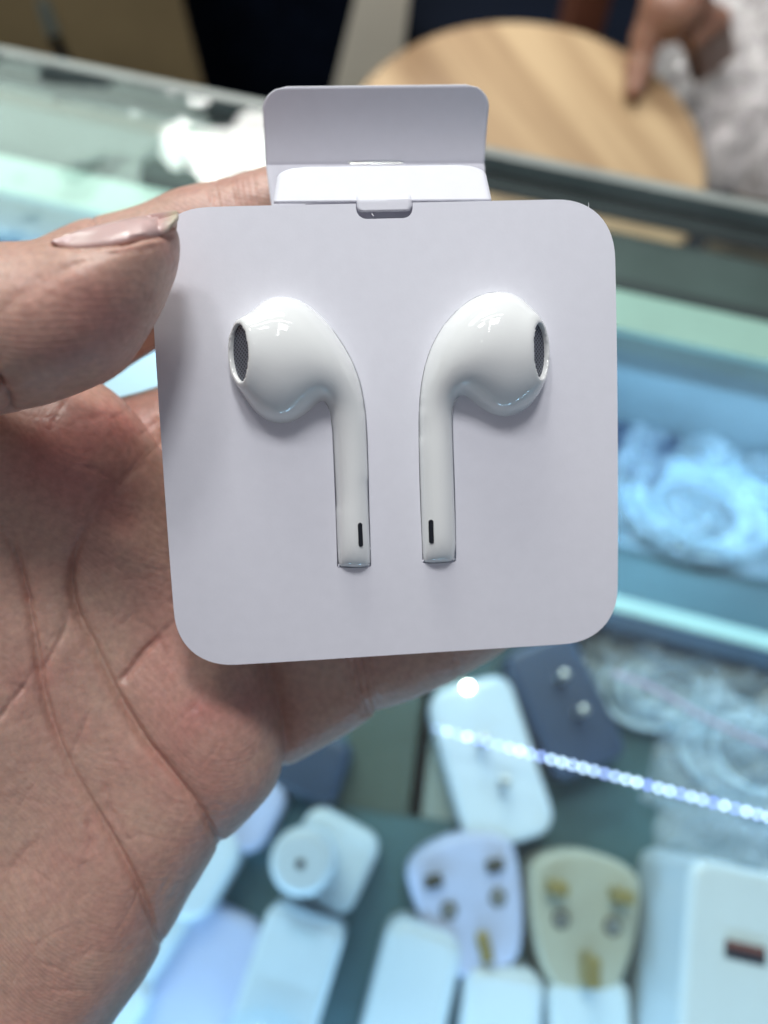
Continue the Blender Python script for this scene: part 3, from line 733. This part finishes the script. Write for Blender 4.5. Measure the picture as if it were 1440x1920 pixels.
    bed = thv & (nl < .3); disp[bed] -= np.clip((.3 - nl[bed])*1.2, 0, .75)
    # index finger joint wrinkles
    for k, x in enumerate((392, 404, 415, 424, 433, 442, 452, 464, 476)):
        crease([(x-6, 300), (x, 345), (x+10, 400)], idv, .5 if k in (0, 1, 4) else .28, .45, (.01, .01), .12)
    crease([(165, 395), (175, 415), (170, 440)], idv, .5, .8, (.01, .2))
    # little finger joint wrinkles
    for k, x in enumerate((655, 668, 682, 694)):
        crease([(x-5, 1230), (x+8, 1290), (x+28, 1345)], pkv, .9 if k in (1, 2) else .5, .8, (.05, .01), .1)
    crease([(850, 1225), (856, 1250), (862, 1275)], pkv, .5, .8, (.05, .01), .1)
    # the fine waviness of skin
    ns = np.array([mnoise.noise(Vector(p*.16)) for p in co[::1]]) if N < 60000 else .5*np.sin(co[:, 0]*.55+1.3*np.sin(co[:, 1]*.31))*np.sin(co[:, 1]*.47+1.1*np.sin(co[:, 2]*.4))
    disp += .12*ns
    co = (co + no*disp[:, None]) * MM
    m2.vertices.foreach_set('co', co.ravel()); m2.update()
    at = m2.attributes.new('flush', 'FLOAT', 'POINT'); at.data.foreach_set('value', np.clip(flush, 0, 1).astype(np.float32))
    m2.shade_smooth()
    return m2
hm = hand_mesh(); hm.materials.append(M['skin'])
hand = bpy.data.objects.new('hand', hm); col.objects.link(hand); hand.matrix_world = CARD
tag(hand, 'bare hand with palm to the viewer pinching the white card between thumb and fingers', 'hand')
# thumbnail
def thumbnail():
    up, lo = NAIL_UP, NAIL_LO
    up = catmull(up, 5, False); lo = catmull(lo, 5, False); v = []; f = []; na = 12; m = len(up)
    bpy.context.view_layer.update(); eye = RC.T @ (-TC)
    def skin_z(x, y):
        d = RC.T @ np.array([(x - 720)/1440, (960 - y)/1440, -1.])
        ok, p, n_, i_ = hand.ray_cast(Vector(eye)*MM, Vector(d).normalized())
        return p.z/MM if ok and p.z > .006 else 0
    for i in range(m):
        fr = i/(m-1); tip = max((fr - .72)/.28, 0)
        for k in range(na + 1):
            s = k / na
            if s <= .5:      # lies on the skin from the front fold up to the crown
                q = math.sin(s*math.pi); x = lo[i] + (up[i] - lo[i])*q
                z = max(skin_z(min(x[0], 298), x[1] + max(x[0] - 298, 0)*.30), 9.9) if s < .5 else 9.9
                lift = .04 + .50*math.sin(s*math.pi)**.6 + .3*tip
                p = L(x[0], x[1], z) + np.array([0, .25, .95])*lift
                if s == .5: top = p
                v.append(p*MM)
            else:            # and down the far side
                q = (s - .5)*2; v.append((top + np.array([-.5*tip*q, -2.6*q*q*(1 - .97*min(tip*2, 1)), -6.5*math.sin(q*math.pi/2)*(1 - .75*tip)]))*MM)
    for i in range(m-1):
        for k in range(na):
            q = i*(na+1)+k; f.append((q, q+1, q+na+2, q+na+1))
    o = link('thumbnail', mesh('thumbnail', v, f), M['nail'], hand)
    s = o.modifiers.new('t', 'SOLIDIFY'); s.thickness = .00022; s.offset = 0
    tag(o, 'long pale thumbnail with a yellowish free edge')
    # yellowish free edge
    nt = M['nail'].node_tree; b = nt.nodes['Principled BSDF']
    at = nt.nodes.new('ShaderNodeAttribute'); at.attribute_name = 'tip'
    mx = nt.nodes.new('ShaderNodeMix'); mx.data_type = 'RGBA'; mx.inputs[7].default_value = (.66, .57, .44, 1)
    src = b.inputs['Base Color'].links[0].from_socket; nt.links.new(src, mx.inputs[6]); nt.links.new(at.outputs['Fac'], mx.inputs[0]); nt.links.new(mx.outputs[2], b.inputs['Base Color'])
    a_ = o.data.attributes.new('tip', 'FLOAT', 'POINT')
    val = np.repeat(np.clip((np.arange(m)/(m-1) - .74)/.14, 0, 1), na+1).astype(np.float32); a_.data.foreach_set('value', val)
thumbnail()

# ================================================================== LED STRIP MIRRORED IN THE GLASS, ADDED AS GLOWING BEADS
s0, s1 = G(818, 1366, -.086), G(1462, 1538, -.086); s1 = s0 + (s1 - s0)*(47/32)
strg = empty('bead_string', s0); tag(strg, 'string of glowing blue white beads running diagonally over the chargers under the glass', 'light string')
bm = bmesh.new(); bmesh.ops.create_icosphere(bm, subdivisions=3, radius=1); reflection_bead_me = bpy.data.meshes.new('bead'); bm.to_mesh(reflection_bead_me); bm.free()
reflection_bead_me.materials.append(M['bead']); reflection_bead_me.shade_smooth()
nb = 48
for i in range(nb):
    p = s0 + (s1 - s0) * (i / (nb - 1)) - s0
    o = bpy.data.objects.new('bead', reflection_bead_me); col.objects.link(o); o.parent = strg; o.location = p
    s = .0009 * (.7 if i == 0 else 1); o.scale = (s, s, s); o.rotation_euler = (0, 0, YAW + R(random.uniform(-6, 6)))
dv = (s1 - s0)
link('wire', tube('wire', [-dv*.015, -dv*.005 + Vector((0, 0, .0004)), dv*.5, dv], .00035, 8), M['cable'], strg)  # thread added to join the reflection beads

# ================================================================== CHARGERS IN THE CASE
FZ = -.1275
def place(name, px, py, ztop, rot, label, cat, group=None):
    """an Empty on the case floor under the pixel where the top face's centre shows"""
    g = G(px, py, ztop); return tag(empty(name, (g.x, g.y, FZ), (0, 0, R(rot))), label, cat, group)
def slab(name, px, py, rot, wd, ln, h, m, label, cat='charger', r=.009, b=.004, group='chargers in the case'):
    o = place(name, px, py, FZ + h, rot, label, cat, group)
    link('body', prism('body', rrect(wd, ln, r), h, b), m, o); return o
def pins(o, h, pts, m, r=.0021, ln=.016):
    me = prism('pin', circle(r, 16), ln, .0006, 2)
    me.materials.append(m); me.shade_smooth(); me.set_sharp_from_angle(angle=R(40))
    for x, y in pts:
        p = bpy.data.objects.new('pin', me); col.objects.link(p); p.parent = o; p.location = (x, y, h - .0006)
a = slab('plug_charger', 920, 1425, 15, .041, .072, .024, M['white'], 'white slab charger with two round pins under the start of the bead string', r=.010)
pins(a, .024, [(-.002, .009), (.002, -.010)], M['steel'])
link('indicator_light', prism('indicator_light', circle(.0020, 16), .0012, .0004, 2), M['spotled'], a, (-.0005, .0335, .0235))  # glowing disc added for a bright spot, no part of the charger
a = slab('plug_charger', 1060, 1318, 22, .036, .062, .026, M['black'], 'dark navy slab charger with two steel pins beside the white slab charger', r=.007)
pins(a, .026, [(.002, .011), (.003, -.006)], M['steel'])

def shield(wd, hd):
    P = [(-.47, .36), (-.30, .455), (0, .50), (.30, .455), (.47, .36), (.50, .22), (.46, -.05), (.36, -.32), (.24, -.45), (0, -.5), (-.24, -.45), (-.36, -.32), (-.46, -.05), (-.50, .22)]
    C = catmull([(x*wd, y*hd) for x, y in P][::-1], 4); A = np.sum(C[:, 0]*np.roll(C[:, 1], -1) - np.roll(C[:, 0], -1)*C[:, 1])
    return C if A > 0 else C[::-1]
def uk_plug(px, py, rot, m, pinm, earthm, pl, label, tilt=0):
    h = .026; o = place('three_pin_plug', px, py, FZ + h, rot, label, 'plug', 'three pin plugs in the case')
    link('body', prism('body', shield(.048, .056), h, .0035), m, o)
    for x in (-.0135, .0135):
        link('pin', box_mesh('pin', .0078, .0050, pl, .0007), pinm, o, (x, .0125, h - .0005))
    link('earth_pin', box_mesh('earth_pin', .0052, .011, pl + .002, .0007), earthm, o, (0.001, -.016, h - .0005))
    for x in (-.010, .0115):
        s = link('screw', prism('screw', circle(.0036, 20), .0009, .0003, 2), M['darkpin'], o, (x, .000, h - .0002))
        link('screw_head', prism('screw_head', circle(.0022, 14), .0009, .0003, 2), M['steel'], s, (0, 0, .0008))
    return o
uk_plug(884, 1696, 13, M['lilac'], M['darkpin'], M['brass'], .004, 'lilac three pin plug lying face up between white chargers')
uk_plug(1096, 1730, -7, M['beige'], M['brass'], M['brass'], .013, 'beige three pin plug with brass pins beside the lilac plug')

a = slab('round_top_charger', 618, 1612, -27, .036, .036, .020, M['white2'], 'white square charger with a round stub on top below the palm', r=.008)
cyl = link('round_stub', prism('round_stub', circle(.0132, 40), .030, .004), M['white'], a, (-.009, -.003, .0195))
link('stub_hole', prism('stub_hole', circle(.0019, 20), .0006, .0001, 1), M['usb'], cyl, (0, -.001, .0298))

a = slab('block_charger', 528, 1872, -18, .034, .062, .034, M['white'], 'tall white block charger under a clear dome with three tiny lights', r=.006)
link('port', box_mesh('port', .013, .0042, .0006, .0002), M['white2'], a, (0.001, .024, .0338))
dome = []
for i in range(9):
    t = i/8*math.pi/2; dome.append((.0205*math.cos(t)+.0005, .0105*math.sin(t)))
v = []; f = []; nn = 32
for rr, zz in dome:
    v += [(rr*math.cos(2*math.pi*k/nn), rr*math.sin(2*math.pi*k/nn)*.9, zz) for k in range(nn)]
for i in range(8):
    for k in range(nn): f.append((i*nn+k, i*nn+(k+1) % nn, (i+1)*nn+(k+1) % nn, (i+1)*nn+k))
M['dome'] = glass_mat('clear_dome', (.92, .97, 1), 1.35)
link('clear_dome', mesh('clear_dome', v, f), M['dome'], a, (.0, -.023, .034))
for x, y in ((-.011, -.019), (.001, -.024), (.0105, -.028)):  # glowing discs stand in for LEDs reflected on the dome
    link('light', prism('light', circle(.0022, 16), .0012, .0004, 2), M['led'], a, (x, y, .0341))

slab('block_charger', 768, 1888, -16, .033, .060, .030, M['white'], 'white rounded block charger at the bottom edge left of the plugs', r=.009, b=.006)
slab('block_charger', 938, 1960, -9, .033, .055, .028, M['white'], 'white rounded block charger below the lilac plug at the bottom edge', r=.008, b=.006)
slab('block_charger', 1112, 1978, -2, .034, .055, .026, M['white2'], 'white rounded block charger below the beige plug at the bottom edge', r=.008, b=.005)
slab('round_adapter', 466, 1520, -28, .026, .034, .020, M['lilac'], 'pale lilac rounded charger half hidden by the edge of the palm', r=.010)
slab('round_adapter', 366, 1632, -30, .028, .040, .024, M['white'], 'white rounded charger peeking out below the palm crease', r=.011)
slab('round_adapter', 268, 1762, -32, .026, .042, .022, M['white2'], 'off white rounded charger beside the wrist edge of the palm', r=.010)
slab('phone_case', 345, 1872, -22, .050, .075, .012, M['lilac'], 'lilac flat case with rounded corners at the bottom left of the glass', 'case', r=.014, group=None)
slab('round_adapter', 205, 1905, -30, .022, .034, .024, M['white'], 'small white charger at the lowest visible edge of the palm', r=.008)
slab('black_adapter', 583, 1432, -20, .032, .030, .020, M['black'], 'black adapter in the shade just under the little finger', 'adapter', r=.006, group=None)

# big white charger with a port, lower right
h = .066
a = place('wall_charger', 1425, 1880, FZ + h, -12, 'large white box charger with a dark red lined port in the lower right corner', 'charger', 'chargers in the case')
link('body', prism('body', rrect(.056, .088, .008), h, .004), M['white'], a)
pt = link('port', box_mesh('port', .0150, .0062, .0008, .0002), M['usb'], a, (-.006, .015, h - .0004))
link('port_tongue', box_mesh('port_tongue', .0142, .0020, .0005, .0001), M['usb_red'], pt, (0, .0018, .0008))

# papers on the case floor
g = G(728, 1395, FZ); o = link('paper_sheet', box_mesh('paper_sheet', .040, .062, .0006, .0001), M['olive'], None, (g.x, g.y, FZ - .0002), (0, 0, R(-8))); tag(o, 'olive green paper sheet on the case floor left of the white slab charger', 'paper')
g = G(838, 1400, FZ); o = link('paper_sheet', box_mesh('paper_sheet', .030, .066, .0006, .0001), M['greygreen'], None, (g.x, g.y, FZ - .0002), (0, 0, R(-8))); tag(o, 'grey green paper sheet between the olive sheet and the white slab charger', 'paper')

g = G(245, 715, -.05); o = link('white_carton', box_mesh('white_carton', .070, .040, .0775, .001), M['white'], None, (g.x, g.y, FZ), (0, 0, YAW)); tag(o, 'white carton in the case seen in the gap between thumb and palm', 'carton')

# clear bags and cables at the right
def bag(name, px, py, rot, wd, ln, ht, m, label, seed, z=FZ, cat='plastic bag', group='clear bags of cables in the case', amp=.0045):
    nx, ny = 56, 56; v = []; f = []
    for s in (1, 0):
        for i in range(nx+1):
            for j in range(ny+1):
                x = i/nx*2-1; y = j/ny*2-1
                prof = (max(1-abs(x)**3.0, 0)*max(1-abs(y)**3.0, 0))**.55
                p = Vector((x*wd*26+seed*7, y*ln*26, seed)); 
                n = mnoise.fractal(p, 1.0, 2.0, 2) ; n2 = 1 - 2.2*abs(mnoise.noise(p*1.7)) - .8*abs(mnoise.noise(p*4.1))
                if s: zz = ht*prof + (n*amp*1.3 + n2*amp*1.6)*min(prof*2, 1) + .0012
                else: zz = .0004
                ex = 1 + .05*mnoise.noise(Vector((y*3+seed, x*.3, 2))); ey = 1 + .05*mnoise.noise(Vector((x*3+seed, 5, y*.3)))
                v.append((x*wd/2*ex, y*ln/2*ey, zz))
    o_ = (nx+1)*(ny+1)
    for i in range(nx):
        for j in range(ny):
            a = i*(ny+1)+j; f.append((a, a+ny+1, a+ny+2, a+1)); f.append((o_+a+1, o_+a+ny+2, o_+a+ny+1, o_+a))
    g = G(px, py, z + ht*.5); me = mesh(name, v, f)
    o = link(name, me, m, None, (g.x, g.y, z), (0, 0, R(rot)), smooth=False); me.shade_smooth(); tag(o, label, cat, group); return o
bag('plastic_bag', 1345, 930, -14, .125, .074, .020, M['film'], 'crumpled clear bag behind the dark divider in the case, right of the card', 1)
bag('plastic_bag', 1300, 1270, -18, .120, .060, .018, M['film'], 'crumpled clear bag in front of the dark divider beside the navy charger', 2)
bag('plastic_bag', 1400, 1430, -20, .080, .062, .020, M['film'], 'clear bag holding coiled cable just above the bead string at right', 3)
bag('plastic_bag', 1390, 1600, -14, .070, .034, .024, M['film'], 'clear film lying against the large white charger below the bead string', 5)
def coil(px, py, r0, turns, m, label, z=FZ+.006, th=.0017, ell=.7, rot=-25):
    g = G(px, py, z); pts = []
    for i in range(turns*28):
        a = 2*math.pi*i/28; r = r0*(1 + .18*math.sin(a*.37+1)) - .0016*(i/28)
        x, y = r*math.cos(a), r*ell*math.sin(a); c, s = math.cos(R(rot)), math.sin(R(rot))
        pts.append((x*c - y*s, x*s + y*c, .0022*math.sin(a*1.7+i*.02) + .0008*(i/28)))
    o = link('coiled_cable', tube('coiled_cable', pts, th, 8), m, None, (g.x, g.y, z)); tag(o, label, 'cable'); return o
coil(1400, 1420, .030, 5, M['cable'], 'coiled white cable inside the clear bag above the bead string')
coil(1240, 1290, .026, 5, M['cable'], 'coiled white cable in the clear bag beside the navy charger', rot=10)
coil(1420, 880, .026, 5, M['cable'], 'white cable loops at the far back of the case beside the right edge')
coil(1300, 960, .034, 6, M['cable'], 'coiled white cable inside the bag behind the dark divider')
pts = [G(1150, 1262, FZ+.030), G(1230, 1293, FZ+.033), G(1320, 1345, FZ+.033), G(1400, 1382, FZ+.032), G(1500, 1420, FZ+.028)]
pts = catmull(np.array([tuple(p) for p in pts]), 8, False); c0_ = Vector(pts[0])
o = link('thin_cable', tube('thin_cable', [Vector(p)-c0_ for p in pts], .0013, 8), M['redcable'], None, c0_); tag(o, 'thin pinkish cable running over the clear bags towards the right edge', 'cable')
# dark pouch behind the card, right
slab('dark_pouch', 1205, 815, -30, .040, .050, .014, M['black'], 'dark blue pouch at the back of the case beside the right edge of the card', 'pouch', r=.006, group=None)

# ================================================================== BEHIND THE COUNTER
ZS = -.25
cs = G(978, 285, ZS); rs = abs(G(1327, 300, ZS).x - cs.x)
st = empty('round_stool', (cs.x, cs.y, -.8)); tag(st, 'round wooden stool top with laminated grain standing behind the counter', 'stool')
link('seat', prism('seat', circle(rs, 96), .022, .006), M['wood'], st, (0, 0, ZS + .8 - .022))
for k in range(4):
    an = R(45 + 90*k); x, y = rs*.62*math.cos(an), rs*.62*math.sin(an)
    link('leg', tube('leg', [(x*1.25, y*1.25, 0), (x, y, ZS + .8 - .022)], [.013, .017], 14), M['wood'], st)

def obox(name, c, sx, sy, sz, rot, m, label, cat, b=.003):
    o = link(name, box_mesh(name, sx, sy, sz, b), m, None, c, (0, 0, R(rot))); tag(o, label, cat); return o
# cardboard carton at the left, its right edge in view
g = G(384, 165, -.35)
rt = R(19); ct = empty('cardboard_box', (g.x - .30*math.cos(rt) - .20*math.sin(rt), g.y - .30*math.sin(rt) + .20*math.cos(rt), -.8), (0, 0, rt)); tag(ct, 'dark brown cardboard box behind the counter at the upper left', 'box')
link('carton', box_mesh('carton', .60, .40, .78, .004), M['cardboard'], ct, (0, 0, 0))
bpy.context.view_layer.update(); inv = ct.matrix_world.inverted()
def on_carton(px, py):
    o_ = inv @ CAM_LOC; d_ = inv.to_3x3() @ ray(px, py); return o_ + d_*((-.2003 - o_.y)/d_.y)
def strip(name, pa, pb, wd, th, m):
    a_, b_ = on_carton(*pa), on_carton(*pb); d_ = b_ - a_; return link(name, box_mesh(name, wd, th, d_.length, .0003), m, ct, a_, (0, math.atan2(d_.x, d_.z), 0))
strip('tape_strip', (100, 66), (78, 0), .012, .0014, M['aluminium'])
strip('slit', (128, 125), (101, 69), .011, .0010, M['floor'])
g = G(700, 100, -.30); tp = [(-.075, 0), (.075, 0), (.012, .70), (-.012, .70)]
pbd = link('paper_board', mesh('paper_board', [(x, -.004, z) for x, z in tp] + [(x, .004, z) for x, z in tp], [(0, 1, 2, 3), (7, 6, 5, 4), (0, 4, 5, 1), (1, 5, 6, 2), (2, 6, 7, 3), (3, 7, 4, 0)]), M['cream'], None, (g.x - .085, g.y + .03, -.80), (0, R(10), R(-12)))
tag(pbd, 'cream pointed paper board standing between the dark gap and the stool', 'board')
g = G(530, 60, -.5); obox('dark_cloth', (g.x, g.y + .30, -.80), .34, .3, .42, -8, M['navy'], 'navy cloth bundle in the dark gap behind the cardboard box', 'cloth', .03)
g = G(1118, 10, -.42); obox('rust_bag', (g.x, g.y + .05, -.80), .05, .06, .42, 10, M['rust'], 'rust coloured pack standing just behind the stool', 'pack', .012)
o = bag('plastic_bag', 1392, 95, -20, .17, .30, .07, M['bagfilm'], 'milky plastic bag behind the hand at the upper right', 9, -.36, 'plastic bag', None, .007)
g = G(1425, 330, -.45); obox('tan_board', (g.x + .055, g.y, -.80), .10, .10, .40, -18, M['tan'], 'tan cardboard at the right edge behind the counter', 'cardboard', .004)

# the other hand gripping the stool rim
def far_hand():
    c = G(1250, 60, ZS + .04); o_ = np.array(c) * 1000
    def W(px, py, z): return np.array(G(px, py, ZS + z)) * 1000 - o_
    h = 2.2
    lo = np.array([-95., -110., -75.]); hi = np.array([95., 170., 130.]); n = ((hi-lo)/h).astype(int)
    ax = [lo[i] + np.arange(n[i])*h for i in range(3)]; X, Y, Z = np.meshgrid(*ax, indexing='ij')
    sd = None
    def cone(a, b, ra, rb):
        e = b - a; t = np.clip(((X-a[0])*e[0]+(Y-a[1])*e[1]+(Z-a[2])*e[2])/(e@e), 0, 1)
        return np.sqrt((X-a[0]-t*e[0])**2+(Y-a[1]-t*e[1])**2+(Z-a[2]-t*e[2])**2) - (ra+(rb-ra)*t)
    def add(pts, k=6):
        nonlocal sd
        for i in range(len(pts)-1):
            q = cone(pts[i][0], pts[i+1][0], pts[i][1], pts[i+1][1]); sd = q if sd is None else smin(sd, q, k)
    add([(W(1290, -150, .07), 26), (W(1275, -40, .06), 27), (W(1262, 20, .05), 24)], 12)
    add([(W(1235, 10, .055), 15), (W(1213, 70, .035), 12), (W(1197, 130, .018), 10.5), (W(1188, 168, .011), 8.5)])
    for dx, (x1, y1), (x2, y2), z2 in ((0, (1300, 70), (1312, 135), -.012), (14, (1325, 55), (1338, 120), -.02), (26, (1345, 40), (1360, 100), -.02)):
        add([(W(1268+dx, 15, .05), 13), (W(x1, y1, .03), 10.5), (W(x2, y2, z2), 9)], 5)
    v, f = surface_nets(sd, lo, h); v = relax(v, f, 4)
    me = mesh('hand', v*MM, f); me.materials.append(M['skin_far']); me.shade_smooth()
    o = bpy.data.objects.new('hand', me); col.objects.link(o); o.location = c
    tag(o, 'blurred bare hand gripping the rim of the round wooden stool', 'hand')
far_hand()
